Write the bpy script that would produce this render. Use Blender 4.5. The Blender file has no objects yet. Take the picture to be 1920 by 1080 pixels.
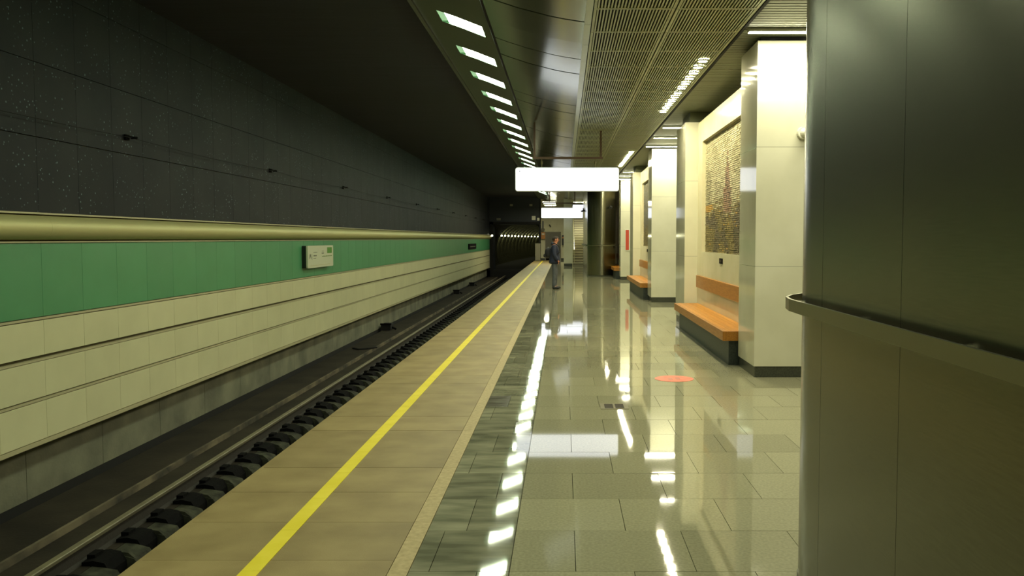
import bpy, bmesh, math, random
from mathutils import Vector, Matrix, noise
random.seed(7)
S = bpy.context.scene
C = S.collection
R = math.radians

# ------------------------------------------------------------------ camera, world, exposure
cam_d = bpy.data.cameras.new('camera'); cam = bpy.data.objects.new('camera', cam_d); C.objects.link(cam)
cam.location = (0, 0, 1.65)
cam.rotation_euler = (R(90 - 3.28), 0, 0)
cam_d.sensor_width = 36; cam_d.lens = 1620 / 1920 * 36
cam_d.shift_x = -97 / 1920
cam_d.clip_end = 400; cam_d.clip_start = 0.05
S.camera = cam
w = bpy.data.worlds.new('world'); S.world = w; w.use_nodes = True
w.node_tree.nodes['Background'].inputs[0].default_value = (0.02, 0.022, 0.015, 1)
w.node_tree.nodes['Background'].inputs[1].default_value = 0.0
S.view_settings.view_transform = 'Standard'
S.view_settings.look = 'None'
S.view_settings.gamma = 1.0
S.view_settings.use_curve_mapping = False
S.view_settings.exposure = 0.0
S.cycles.sample_clamp_indirect = 4
S.cycles.max_bounces = 8
S.cycles.diffuse_bounces = 4
S.cycles.use_denoising = True
SLOT_L, TUBE_L, DOWN_L, SIGN_L = 36.0, 140.0, 450.0, 1.55

# ------------------------------------------------------------------ materials
def mat(name, col, rough=0.6, metal=0.0, col2=None, scale=6.0, detail=4.0, bump=0.0, bscale=40, spec=0.5,
        speck=None, rand=0.0, aniso=0.0, stretch=None):
    m = bpy.data.materials.new(name); m.use_nodes = True
    nt = m.node_tree; N = nt.nodes; L = nt.links
    b = N['Principled BSDF']
    b.inputs['Roughness'].default_value = rough
    b.inputs['Metallic'].default_value = metal
    b.inputs['Specular IOR Level'].default_value = spec
    if aniso:
        b.inputs['Anisotropic'].default_value = aniso
    tc = N.new('ShaderNodeTexCoord'); geo = N.new('ShaderNodeNewGeometry')
    pos = geo.outputs['Position']
    if stretch:
        mp = N.new('ShaderNodeMapping'); mp.inputs['Scale'].default_value = stretch
        L.new(pos, mp.inputs['Vector']); pos = mp.outputs['Vector']
    cur = None
    if col2 is not None:
        n = N.new('ShaderNodeTexNoise'); n.inputs['Scale'].default_value = scale; n.inputs['Detail'].default_value = detail
        L.new(pos, n.inputs['Vector'])
        cr = N.new('ShaderNodeValToRGB')
        cr.color_ramp.elements[0].position = 0.35; cr.color_ramp.elements[1].position = 0.65
        cr.color_ramp.elements[0].color = (*col, 1); cr.color_ramp.elements[1].color = (*col2, 1)
        L.new(n.outputs['Fac'], cr.inputs['Fac']); cur = cr.outputs['Color']
    if speck:
        sc, thr, scol = speck
        v = N.new('ShaderNodeTexVoronoi'); v.inputs['Scale'].default_value = sc
        L.new(pos, v.inputs['Vector'])
        lt = N.new('ShaderNodeMath'); lt.operation = 'LESS_THAN'; lt.inputs[1].default_value = thr
        L.new(v.outputs['Distance'], lt.inputs[0])
        n2 = N.new('ShaderNodeTexNoise'); n2.inputs['Scale'].default_value = 3.0
        L.new(pos, n2.inputs['Vector'])
        mr = N.new('ShaderNodeMapRange'); mr.inputs[1].default_value = 0.42; mr.inputs[2].default_value = 0.62
        L.new(n2.outputs['Fac'], mr.inputs[0])
        mu = N.new('ShaderNodeMath'); mu.operation = 'MULTIPLY'
        L.new(lt.outputs[0], mu.inputs[0]); L.new(mr.outputs[0], mu.inputs[1])
        mx = N.new('ShaderNodeMix'); mx.data_type = 'RGBA'
        L.new(mu.outputs[0], mx.inputs[0])
        if cur: L.new(cur, mx.inputs[6])
        else: mx.inputs[6].default_value = (*col, 1)
        mx.inputs[7].default_value = (*scol, 1)
        cur = mx.outputs[2]
    if rand:
        oi = N.new('ShaderNodeObjectInfo')
        mr = N.new('ShaderNodeMapRange'); mr.inputs[3].default_value = 1 - rand; mr.inputs[4].default_value = 1 + rand
        L.new(oi.outputs['Random'], mr.inputs[0])
        vm = N.new('ShaderNodeVectorMath'); vm.operation = 'SCALE'
        if cur: L.new(cur, vm.inputs[0])
        else: vm.inputs[0].default_value = col
        L.new(mr.outputs[0], vm.inputs['Scale']); cur = vm.outputs[0]
    if cur: L.new(cur, b.inputs['Base Color'])
    else: b.inputs['Base Color'].default_value = (*col, 1)
    if bump:
        n = N.new('ShaderNodeTexNoise'); n.inputs['Scale'].default_value = bscale; n.inputs['Detail'].default_value = 3
        L.new(pos, n.inputs['Vector'])
        bp = N.new('ShaderNodeBump'); bp.inputs['Strength'].default_value = bump; bp.inputs['Distance'].default_value = 0.01
        L.new(n.outputs['Fac'], bp.inputs['Height']); L.new(bp.outputs[0], b.inputs['Normal'])
    return m

def emit(name, col, strength):
    m = bpy.data.materials.new(name); m.use_nodes = True
    b = m.node_tree.nodes['Principled BSDF']
    b.inputs['Base Color'].default_value = (0.8, 0.8, 0.8, 1)
    b.inputs['Emission Color'].default_value = (*col, 1)
    b.inputs['Emission Strength'].default_value = strength
    return m

M = {}
M['granite'] = mat('granite', (0.315, 0.30, 0.19), 0.035, col2=(0.395, 0.378, 0.243), scale=60, detail=8, rand=0.11, spec=0.5)
M['marble_dark'] = mat('marble_dark', (0.155, 0.16, 0.105), 0.04, col2=(0.32, 0.315, 0.21), scale=2.2, detail=9, rand=0.2, spec=0.5, stretch=(1, 3.5, 1))
M['marble_patch'] = mat('marble_patch', (0.07, 0.065, 0.045), 0.12, col2=(0.20, 0.19, 0.14), scale=5, detail=8, stretch=(1, 4, 1))
M['edge_granite'] = mat('edge_granite', (0.235, 0.172, 0.062), 0.55, col2=(0.315, 0.24, 0.095), scale=3.0, detail=12, rand=0.06, bump=0.15, bscale=200)
M['edge_strip'] = mat('edge_strip', (0.36, 0.28, 0.12), 0.6, col2=(0.46, 0.36, 0.17), scale=30, detail=5, rand=0.06, bump=0.2, bscale=150)
M['yellow'] = mat('yellow_paint', (0.80, 0.66, 0.02), 0.5, col2=(0.88, 0.74, 0.05), scale=5)
M['grout'] = mat('grout', (0.24, 0.225, 0.14), 0.8)
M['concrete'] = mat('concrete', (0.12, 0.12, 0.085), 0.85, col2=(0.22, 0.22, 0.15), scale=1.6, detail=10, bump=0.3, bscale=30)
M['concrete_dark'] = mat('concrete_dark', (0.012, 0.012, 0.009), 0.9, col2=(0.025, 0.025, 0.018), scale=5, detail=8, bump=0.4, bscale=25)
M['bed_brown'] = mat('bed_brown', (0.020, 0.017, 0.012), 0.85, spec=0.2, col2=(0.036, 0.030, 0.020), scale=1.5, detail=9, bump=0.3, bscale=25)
M['dust'] = mat('dust', (0.03, 0.027, 0.02), 0.9, col2=(0.17, 0.14, 0.085), scale=3.0, detail=9, stretch=(2, 0.7, 1))
M['timber_black'] = mat('timber_black', (0.004, 0.004, 0.004), 0.9, spec=0.1, bump=0.4, bscale=40)
M['rail_steel'] = mat('rail_steel', (0.16, 0.14, 0.09), 0.45, metal=0.4, col2=(0.22, 0.20, 0.12), scale=4)
M['rail_dark'] = mat('rail_dark', (0.03, 0.026, 0.02), 0.7, bump=0.3)
M['black'] = mat('black_void', (0.006, 0.006, 0.006), 0.9)
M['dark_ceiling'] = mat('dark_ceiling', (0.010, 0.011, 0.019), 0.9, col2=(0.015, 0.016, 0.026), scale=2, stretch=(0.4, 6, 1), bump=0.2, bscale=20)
M['glitter'] = mat('glitter_tile', (0.0085, 0.0105, 0.0155), 0.6, col2=(0.017, 0.019, 0.023), scale=1.2, detail=6,
                   speck=(17, 0.17, (0.13, 0.17, 0.20)), rand=0.12, spec=0.2)
M['cream'] = mat('cream_enamel', (0.68, 0.66, 0.41), 0.35, col2=(0.72, 0.70, 0.44), scale=2, rand=0.03)
M['cream_lip'] = mat('cream_lip', (0.50, 0.46, 0.28), 0.4)
M['groove'] = mat('groove', (0.10, 0.085, 0.03), 0.7)
M['green'] = mat('green_enamel', (0.080, 0.30, 0.135), 0.33, col2=(0.09, 0.32, 0.15), scale=2, rand=0.05)
M['cove'] = mat('cove_metal', (0.60, 0.57, 0.27), 0.5, metal=0.35)
M['steel'] = mat('brushed_steel', (0.175, 0.17, 0.115), 0.24, metal=1.0, col2=(0.20, 0.195, 0.135), scale=30, detail=6, stretch=(0.3, 0.3, 6), aniso=0.85)
M['steel'].node_tree.nodes['Principled BSDF'].inputs['Anisotropic Rotation'].default_value = 0.25
M['steel_rail'] = mat('steel_rail', (0.25, 0.24, 0.17), 0.3, metal=1.0)
M['steel_bright'] = mat('steel_bright', (0.7, 0.7, 0.62), 0.2, metal=1.0)
M['slat'] = mat('slat_metal', (0.34, 0.36, 0.22), 0.42, metal=0.5)
M['panel_green'] = mat('panel_green', (0.10, 0.12, 0.08), 0.17, metal=0.6, col2=(0.115, 0.135, 0.09), scale=3)
M['panel_edge'] = mat('panel_edge', (0.36, 0.39, 0.26), 0.3, metal=0.6)
M['slot_panel'] = mat('slot_panel', (0.075, 0.09, 0.06), 0.45, metal=0.2)
M['slot_inner'] = mat('slot_inner', (0.35, 0.6, 0.42), 0.4)
M['soffit_slat'] = mat('soffit_slat', (0.15, 0.165, 0.09), 0.5, metal=0.2)
M['marble'] = mat('cream_marble', (0.68, 0.66, 0.49), 0.08, col2=(0.76, 0.74, 0.57), scale=1.4, detail=9, rand=0.03, spec=0.45)
M['marble_warm'] = mat('warm_marble', (0.72, 0.66, 0.43), 0.2, col2=(0.78, 0.72, 0.50), scale=1.6, detail=9, rand=0.03)
M['plinth'] = mat('plinth_granite', (0.05, 0.055, 0.04), 0.25, col2=(0.07, 0.075, 0.055), scale=60)
M['bench_base'] = mat('bench_base_stone', (0.02, 0.028, 0.025), 0.45, col2=(0.05, 0.065, 0.055), scale=40)
M['wood'] = mat('orange_wood', (0.56, 0.21, 0.016), 0.32, col2=(0.66, 0.29, 0.03), scale=9, detail=8, stretch=(6, 0.5, 6), rand=0.12)
M['wood_dark'] = mat('brown_wood', (0.38, 0.145, 0.014), 0.38, col2=(0.48, 0.205, 0.03), scale=9, detail=8, stretch=(6, 0.5, 6))
M['slot_light'] = emit('slot_glow', (0.93, 1.0, 0.72), SLOT_L)
M['slot_end'] = emit('slot_end_glow', (0.45, 1.0, 0.55), 0.45)  # weak emission stands in for light bounced onto the recess end
M['tube_light'] = emit('tube_glow', (1.0, 0.97, 0.70), TUBE_L)
M['added_end_light'] = emit('added_end_glow', (1.0, 0.97, 0.70), 320)  # glow of the lights added to lift the end wall and stairs
M['down_light'] = emit('down_glow', (1.0, 0.94, 0.62), DOWN_L)
M['sign_light'] = emit('sign_glow', (0.90, 0.94, 1.08), SIGN_L)
M['tunnel_lamp'] = emit('tunnel_lamp_glow', (1.0, 0.98, 0.6), 14)
M['tunnel_ring'] = mat('tunnel_ring', (0.10, 0.10, 0.05), 0.7, spec=0.2)
M['sign_frame'] = mat('sign_frame', (0.55, 0.57, 0.5), 0.4, metal=0.3)
M['block'] = mat('block_concrete', (0.022, 0.023, 0.016), 0.85, col2=(0.06, 0.062, 0.04), scale=9, detail=8, bump=0.4, bscale=30, spec=0.2)
M['rust_bar'] = mat('brown_bar', (0.10, 0.06, 0.035), 0.6)
M['white_plastic'] = mat('white_plastic', (0.75, 0.74, 0.6), 0.4)
M['plate'] = mat('sign_plate', (0.66, 0.68, 0.50), 0.35)
M['sign_green'] = mat('sign_green', (0.09, 0.28, 0.02), 0.5)
M['ink'] = mat('ink', (0.10, 0.11, 0.06), 0.6)
M['ink_green'] = mat('ink_green', (0.17, 0.27, 0.05), 0.6)
M['ink_yellow'] = mat('ink_yellow', (0.62, 0.55, 0.25), 0.6)
M['black_plastic'] = mat('black_plastic', (0.015, 0.015, 0.015), 0.3)
M['red'] = mat('red_print', (0.60, 0.07, 0.03), 0.45)
M['sticker'] = mat('sticker_red', (0.74, 0.12, 0.05), 0.5, col2=(0.80, 0.19, 0.09), scale=12)
M['sticker_ink'] = mat('sticker_ink', (0.55, 0.14, 0.07), 0.5)
M['brass'] = mat('brass', (0.13, 0.11, 0.035), 0.55, metal=0.0)
M['hatch_dark'] = mat('hatch_dark', (0.03, 0.022, 0.01), 0.7, spec=0.2)
M['door_grey'] = mat('door_grey', (0.16, 0.15, 0.11), 0.5)
M['end_wall'] = mat('end_wall_stone', (0.66, 0.63, 0.42), 0.5, col2=(0.71, 0.68, 0.46), scale=3)
M['navy_wall'] = mat('navy_wall', (0.018, 0.022, 0.030), 0.6, bump=0.2, bscale=10)
M['step'] = mat('step_stone', (0.6, 0.57, 0.40), 0.6)
M['step_riser'] = mat('step_riser', (0.26, 0.24, 0.17), 0.7)
M['skin'] = mat('skin', (0.55, 0.22, 0.12), 0.55)
M['hair'] = mat('hair', (0.025, 0.015, 0.010), 0.7)
M['jacket'] = mat('jacket_navy', (0.012, 0.018, 0.045), 0.7, bump=0.3, bscale=25)
M['jeans'] = mat('jeans', (0.055, 0.065, 0.075), 0.8, col2=(0.09, 0.10, 0.11), scale=9)
M['shoe'] = mat('shoe_black', (0.012, 0.012, 0.012), 0.5)
M['pack'] = mat('pack_black', (0.010, 0.010, 0.012), 0.7, bump=0.3, bscale=30)
M['orange'] = mat('orange_box', (0.60, 0.24, 0.05), 0.5)
M['mz_sky'] = mat('tessera_sky', (0.42, 0.38, 0.22), 0.55, col2=(0.54, 0.49, 0.31), scale=9)
M['mz_sky2'] = mat('tessera_cloud', (0.33, 0.29, 0.16), 0.55, col2=(0.42, 0.38, 0.22), scale=9)
M['mz_tower'] = mat('tessera_tower', (0.26, 0.16, 0.09), 0.55, col2=(0.36, 0.23, 0.14), scale=14)
M['mz_city'] = mat('tessera_city', (0.20, 0.155, 0.05), 0.55, col2=(0.32, 0.25, 0.10), scale=14)
M['mz_dark'] = mat('tessera_shade', (0.13, 0.105, 0.055), 0.55, col2=(0.21, 0.17, 0.10), scale=14)
M['mz_gold'] = mat('tessera_gold', (0.52, 0.30, 0.05), 0.45)
M['mz_grey'] = mat('tessera_grey', (0.14, 0.14, 0.12), 0.55, col2=(0.22, 0.22, 0.18), scale=10)

# ------------------------------------------------------------------ helpers
class MB:
    def __init__(s): s.v = []; s.f = []; s.m = []
    def quad(s, pts, mi=0):
        n = len(s.v); s.v += [tuple(p) for p in pts]; s.f.append(tuple(range(n, n + len(pts)))); s.m.append(mi); return s
    def box(s, x0, x1, y0, y1, z0, z1, mi=0, skip=''):
        n = len(s.v)
        s.v += [(x0,y0,z0),(x1,y0,z0),(x1,y1,z0),(x0,y1,z0),(x0,y0,z1),(x1,y0,z1),(x1,y1,z1),(x0,y1,z1)]
        F = {'b':(0,3,2,1),'t':(4,5,6,7),'f':(0,1,5,4),'k':(2,3,7,6),'l':(0,4,7,3),'r':(1,2,6,5)}
        for k, q in F.items():
            if k in skip: continue
            s.f.append(tuple(n + i for i in q)); s.m.append(mi)
        return s
    def rbox(s, x0, x1, y0, y1, z0, z1, r=0.01, mi=0, axis='y', seg=3):
        # box with rounded corners in the plane across `axis`
        if axis == 'y': a0,a1,b0,b1,c0,c1 = x0,x1,z0,z1,y0,y1
        elif axis == 'x': a0,a1,b0,b1,c0,c1 = y0,y1,z0,z1,x0,x1
        else: a0,a1,b0,b1,c0,c1 = x0,x1,y0,y1,z0,z1
        pts = []
        for (ca, cb, st) in ((a1-r,b1-r,0),(a0+r,b1-r,90),(a0+r,b0+r,180),(a1-r,b0+r,270)):
            for i in range(seg+1):
                t = R(st + 90*i/seg); pts.append((ca + r*math.cos(t), cb + r*math.sin(t)))
        s.extrude(pts, c0, c1, axis, mi); return s
    def extrude(s, pts, c0, c1, axis='y', mi=0, closed=True):
        def P(a, b, c): return (a, c, b) if axis == 'y' else ((c, a, b) if axis == 'x' else (a, b, c))
        n = len(s.v); k = len(pts)
        s.v += [P(a, b, c0) for a, b in pts] + [P(a, b, c1) for a, b in pts]
        for i in range(k if closed else k-1):
            j = (i+1) % k; s.f.append((n+i, n+j, n+k+j, n+k+i)); s.m.append(mi)
        if closed:
            s.f.append(tuple(n+i for i in reversed(range(k)))); s.m.append(mi)
            s.f.append(tuple(n+k+i for i in range(k))); s.m.append(mi)
        return s
    def tube(s, p0, p1, r0, r1=None, n=10, mi=0):
        r1 = r0 if r1 is None else r1
        p0 = Vector(p0); p1 = Vector(p1); d = (p1-p0).normalized()
        u = d.orthogonal().normalized(); v = d.cross(u); b = len(s.v)
        for p, r in ((p0, r0), (p1, r1)):
            for i in range(n):
                t = 2*math.pi*i/n; s.v.append(tuple(p + u*r*math.cos(t) + v*r*math.sin(t)))
        for i in range(n):
            j = (i+1) % n; s.f.append((b+i, b+j, b+n+j, b+n+i)); s.m.append(mi)
        s.f.append(tuple(b+i for i in reversed(range(n)))); s.m.append(mi)
        s.f.append(tuple(b+n+i for i in range(n))); s.m.append(mi)
        return s
    def mesh(s, name, mats):
        me = bpy.data.meshes.new(name); me.from_pydata(s.v, [], s.f)
        mats = mats if isinstance(mats, (list, tuple)) else [mats]
        for m in mats: me.materials.append(m)
        if len(mats) > 1: me.polygons.foreach_set('material_index', s.m)
        bm = bmesh.new(); bm.from_mesh(me); bmesh.ops.recalc_face_normals(bm, faces=bm.faces); bm.to_mesh(me); bm.free()
        me.update(); return me
    def build(s, name, mats, parent=None, bevel=0, smooth=False, loc=None):
        return put(name, s.mesh(name, mats), parent, loc, bevel, smooth)

def put(name, me, parent=None, loc=None, bevel=0, smooth=False):
    o = bpy.data.objects.new(name, me); C.objects.link(o)
    if loc: o.location = loc
    if parent: o.parent = parent
    if bevel:
        b = o.modifiers.new('bevel', 'BEVEL'); b.width = bevel; b.segments = 2; b.limit_method = 'ANGLE'
    if smooth:
        for p in me.polygons: p.use_smooth = True
    return o

def tag(o, label=None, cat=None, group=None, kind=None):
    if label: o['label'] = label
    if cat: o['category'] = cat
    if group: o['group'] = group
    if kind: o['kind'] = kind
    return o

def empty(name, loc=(0,0,0), label=None, cat=None, group=None, kind=None):
    o = bpy.data.objects.new(name, None); C.objects.link(o); o.location = loc
    o.empty_display_size = 0.1
    return tag(o, label, cat, group, kind)

def copy_tree(o, parent=None, loc=None):
    c = o.copy(); C.objects.link(c); c.parent = parent
    if loc: c.location = loc
    for ch in list(o.children): copy_tree(ch, c)
    return c

def smooth_by_angle(o, deg=35):
    me = o.data
    for p in me.polygons: p.use_smooth = True
    try: me.set_sharp_from_angle(angle=R(deg))
    except Exception: pass

ORD = ['first','second','third','fourth','fifth','sixth','seventh','eighth','ninth','tenth','eleventh','twelfth']
YE = 64.5        # far end of the station box
Y0 = -6.0        # behind the camera

# ================================================================== FLOOR
fl = MB().box(-2.17, 6.2, Y0, YE+1.5, -0.30, -0.031).build('floor', M['grout']); tag(fl, kind='structure')
NEAR = 20.0
def tile_mesh(name, wx, wy, m, t=0.03, g=0.0018):
    return MB().box(g, wx-g, g, wy-g, -t, 0).mesh(name, m)
TW = 0.60
rows_y0 = 1.2
me_t = tile_mesh('floor_tile', TW, TW, M['granite'])
far = MB()
r = 0; y = Y0
rowstart = []
while y < YE+1.4:
    rowstart.append(y); y += TW
for r, y in enumerate(rowstart):
    off = 0.33 if r % 2 else 0.62
    xs = [-0.27]; x = -0.27 + off
    while x < 6.1: xs.append(x); x += TW
    xs.append(6.2)
    for a, b in zip(xs[:-1], xs[1:]):
        if b - a < 0.02: continue
        if 2.2 < y < NEAR and a < 2.9:
            me = me_t if abs(b-a-TW) < 1e-3 else tile_mesh('floor_tile', b-a, TW, M['granite'])
            o = put('floor_tile', me, fl, (a, y, 0))
            o.rotation_euler = (random.uniform(-1,1)*0.0011, random.uniform(-1,1)*0.0011, 0)
        else:
            far.box(a+0.0018, b-0.0018, y+0.0018, y+TW-0.0018, -0.03, 0, skip='b')
    # dark marble strip
    cut = -0.77 + (0.22 if r % 3 == 0 else (0.34 if r % 3 == 1 else 0.10))
    for a, b in ((-0.77, cut), (cut, -0.27)):
        if 2.2 < y < NEAR:
            mm = M['marble_patch'] if (abs(y-8.4) < 0.31 and a == -0.77) else M['marble_dark']
            o = put('marble_tile', tile_mesh('marble_tile', b-a, TW, mm), fl, (a, y, 0))
            o.rotation_euler = (random.uniform(-1,1)*0.0014, random.uniform(-1,1)*0.0014, 0)
        else:
            far.box(a+0.0018, b-0.0018, y+0.0018, y+TW-0.0018, -0.03, 0, mi=1, skip='b')
fo = far.build('floor_tiles_far', [M['granite'], M['marble_dark']], fl); fo.name = 'far_tile_field'; tag(fo, kind='stuff')
# platform edge slabs
far = MB()
es = tile_mesh('edge_slab', 1.30, TW, M['edge_granite'], t=0.03, g=0.0022)
bs = tile_mesh('border_strip', 0.10, TW*2, M['edge_strip'], t=0.028, g=0.0015)
for r, y in enumerate(rowstart):
    yy = y + 0.15
    if 2.2 < y < NEAR: put('edge_slab', es, fl, (-2.17, yy, random.uniform(-1,1)*0.0008))
    else: far.box(-2.168, -0.872, yy+0.002, yy+TW-0.002, -0.03, 0, skip='b')
    if r % 2 == 0:
        if 2.2 < y < NEAR: put('border_strip', bs, fl, (-0.87, yy, 0.001))
        else: far.box(-0.869, -0.771, yy+0.002, yy+2*TW-0.002, -0.03, 0.001, mi=1, skip='b')
fo = far.build('far_edge_field', [M['edge_granite'], M['edge_strip']], fl); tag(fo, kind='stuff')
# nosing and face of the platform
MB().box(-2.185, -2.165, Y0, YE, -0.12, 0.0).build('edge_nosing', M['edge_granite'], fl)
MB().box(-2.30, -2.17, Y0, YE, -1.75, -0.12).build('platform_face', M['black'], fl)
ln = MB()
y = Y0
while y < YE-0.5:
    ln.box(-1.60, -1.505, y+0.001, min(y+TW, YE-0.5)-0.001, 0.0005, 0.004, skip='b'); y += TW
o = ln.build('safety_line', M['yellow']); tag(o, 'yellow safety line running along the platform edge slabs', 'line')

# ================================================================== TRACK
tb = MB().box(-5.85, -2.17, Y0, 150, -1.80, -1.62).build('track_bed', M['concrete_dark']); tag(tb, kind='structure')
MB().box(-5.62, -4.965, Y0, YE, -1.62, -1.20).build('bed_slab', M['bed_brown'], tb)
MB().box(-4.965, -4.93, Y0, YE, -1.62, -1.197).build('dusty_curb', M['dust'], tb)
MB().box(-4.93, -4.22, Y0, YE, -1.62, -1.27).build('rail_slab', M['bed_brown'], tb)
def rail_mesh():
    p = [(-0.075,0),(0.075,0),(0.075,0.012),(0.012,0.03),(0.010,0.135),(0.036,0.150),(0.036,0.178),(0.028,0.184),(-0.028,0.184),(-0.036,0.178),(-0.036,0.150),(-0.010,0.135),(-0.012,0.03),(-0.075,0.012)]
    mb = MB(); mb.extrude(p, Y0, 120, 'y')
    for i in range(len(p)):
        if i in (5,6,7,8,9): mb.m[i] = 1
    return mb.mesh('rail', [M['rail_dark'], M['rail_steel']])
rm = rail_mesh()
o = put('rail', rm, None, (-4.38, 0, -1.285)); tag(o, 'steel running rail on the wall side of the track, its worn head catching light', 'rail')
o = put('rail', rm, None, (-2.86, 0, -1.285)); tag(o, 'steel running rail tucked in shadow under the platform edge', 'rail')
# sleepers (stubs) with chair lumps
def sleeper_mesh():
    mb = MB()
    mb.extrude([(-4.30,-1.6),(-4.30,-1.235),(-4.20,-1.22),(-4.10,-1.24),(-4.05,-1.32),(-4.04,-1.6)], -0.15, 0.15, 'y')
    mb.box(-4.295, -4.22, -0.07, 0.07, -1.24, -1.195)
    return mb.mesh('sleeper', M['timber_black'])
sm = sleeper_mesh()
def block_mesh(k):
    rr = random.Random(k)
    mb = MB(); n = 6
    pts = [(-4.21,-1.62),(-4.21,-1.27),(-4.10,-1.28),(-3.98,-1.31+rr.uniform(-.01,.01)),(-3.94,-1.37),(-3.92,-1.62)]
    mb.extrude(pts, 0.0, 0.30, 'y')
    mb.extrude([(-4.19,-1.28),(-4.17,-1.245+rr.uniform(-.01,.01)),(-4.04,-1.26),(-3.97,-1.32)], 0.01, 0.05, 'y')
    return mb.mesh('concrete_block', M['block'])
bms = [block_mesh(k) for k in range(4)]
y = 3.5; k = 0; farb = MB()
while y < YE-1:
    o = put('sleeper', sm, None, (0, y, 0))
    vis = k - 6
    lb = 'black timber sleeper end beside the far running rail, farther along the track' if vis > 11 else (
        'black sleeper end by the rail, ' + (ORD[vis] + ' from the bottom left corner' if vis >= 0 else 'hidden below the edge of the photo'))
    tag(o, lb, 'sleeper', 'sleepers along the far running rail')
    if y < 32: put('concrete_block', bms[k % 4], tb, (0, y+0.15, 0))
    else: farb.box(-4.21, -3.94, y+0.15, y+0.45, -1.62, -1.29)
    y += 0.60; k += 1
tag(farb.build('far_block_field', M['block'], tb), kind='stuff')
def lump(name, loc, sx, sy, sz, seed, label, m='concrete', rz=0):
    bm = bmesh.new(); bmesh.ops.create_icosphere(bm, subdivisions=2, radius=1)
    rr = random.Random(seed)
    for v in bm.verts:
        f = 1 + rr.uniform(-0.18, 0.18)
        v.co = Vector((max(-.8, min(.8, v.co.x*f))*sx, max(-.8, min(.8, v.co.y*f))*sy, max(-.7, min(.75, v.co.z*f))*sz))
    me = bpy.data.meshes.new(name); bm.to_mesh(me); bm.free(); me.materials.append(M[m])
    o = put(name, me, None, loc); o.rotation_euler = (0, 0, rz)
    return tag(o, label, 'rubble')
lump('concrete_chunk', (-3.80, 6.75, -1.35), .11, .15, .13, 3, 'pale rounded concrete chunk lying in the track channel by the platform edge', rz=.4)
lump('concrete_chunk', (-4.03, 6.80, -1.24), .12, .14, .06, 5, 'broken flat concrete chunk lying left of the rounded one', rz=.2)
# small boxes at the foot of the track wall, a stick
for i, (yy, lb) in enumerate(((26.9, 'nearest dark cable box on the gutter at the foot of the track wall'),
                              (44.5, 'small dark cable box farther down the gutter, before the last one'),
                              (52.0, 'farthest small dark cable box by the track wall'))):
    b = empty('cable_box', (-5.47, yy, -1.20), lb, 'box')
    MB().rbox(-0.20, 0.10, -0.22, 0.22, 0.0, 0.20, 0.04, axis='y').build('housing', M['black'], b)
    MB().rbox(-0.22, 0.12, -0.24, -0.18, 0.17, 0.22, 0.01, axis='z').tube((0.1,0,0.08),(0.22,0.05,0.02),0.03).build('lid', M['timber_black'], b)
MB_ = MB()
pp = [(-5.30,21.2,-1.185),(-5.12,21.5,-1.18),(-4.98,21.3,-1.17),(-4.80,21.9,-1.22)]
pp = [(-5.45,22.2,-1.18),(-5.25,22.0,-1.18),(-5.05,22.1,-1.175),(-4.85,22.3,-1.17)]
for a, b in zip(pp[:-1], pp[1:]): MB_.tube(a, b, 0.022, n=6)
tag(MB_.build('cable_scrap', M['black']), 'short black scrap of cable lying across the brown track slab', 'cable')

# ================================================================== LEFT WALL
WX = -5.50
wl = MB().box(-6.1, WX-0.05, Y0, YE, 0.0, 4.70).box(-6.1, WX-0.035, Y0, YE, -0.52, 0.0).build('wall_left', M['groove']); tag(wl, kind='structure')
# concrete footing wall
PW = 0.765; Z0p = 9.10 - PW*20
cfar = MB()
for i in range(0, 120):
    ya = Z0p + PW*2*i; yb = ya + PW*2
    if yb < 1 : continue
    if ya > YE: break
    yb = min(yb, YE)
    if ya < 32: MB().box(-5.95, -5.74, ya+0.004, yb-0.004, -1.15, -0.53).build('concrete_panel', M['concrete'], wl)
    else: cfar.box(-5.95, -5.74, ya+0.004, yb-0.004, -1.15, -0.53)
tag(cfar.build('far_concrete_field', M['concrete'], wl), kind='stuff')
MB().box(-6.1, -5.75, Y0, YE, -1.62, -0.50).build('footing_backing', M['black'], wl)
rows = [('glitter_tile', 1.925, 2.706, 'glitter', -0.012), ('glitter_tile', 2.716, 3.486, 'glitter', -0.012), ('glitter_tile', 3.494, 4.306, 'glitter', -0.012),
        ('glitter_tile', 4.312, 4.69, 'glitter', -0.012),
        ('green_panel', 0.832, 1.602, 'green', 0.0),
        ('cream_panel', 0.425, 0.790, 'cream', 0.0), ('cream_panel', -0.015, 0.362, 'cream', 0.0), ('cream_panel', -0.462, -0.060, 'cream', 0.0)]
for name, z0, z1, mk, dx in rows:
    g = 0.0022
    base = MB().box(WX-0.045, WX+dx, g, PW-g, z0, z1).mesh(name, M[mk])
    ff = MB()
    i = 0
    while True:
        ya = Z0p + PW*i; i += 1
        if ya < 1.0: 
            if ya > Y0: ff.box(WX-0.045, WX+dx, ya+g, ya+PW-g, z0, z1)
            continue
        if ya + PW > YE: break
        if ya < 31.5: put(name, base, wl, (0, ya, 0))
        else: ff.box(WX-0.045, WX+dx, ya+g, ya+PW-g, z0, z1)
    tag(ff.build('far_'+name.split('_')[0]+'_field', M[mk], wl), kind='stuff')
lp = MB()
for z0, z1 in ((0.800, 0.824), (0.368, 0.392), (-0.052, -0.028), (-0.515, -0.470)):
    lp.box(WX-0.04, WX+0.006, Y0, YE, z0, z1)
lp.build('cream_lip', M['cream_lip'], wl)
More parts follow.
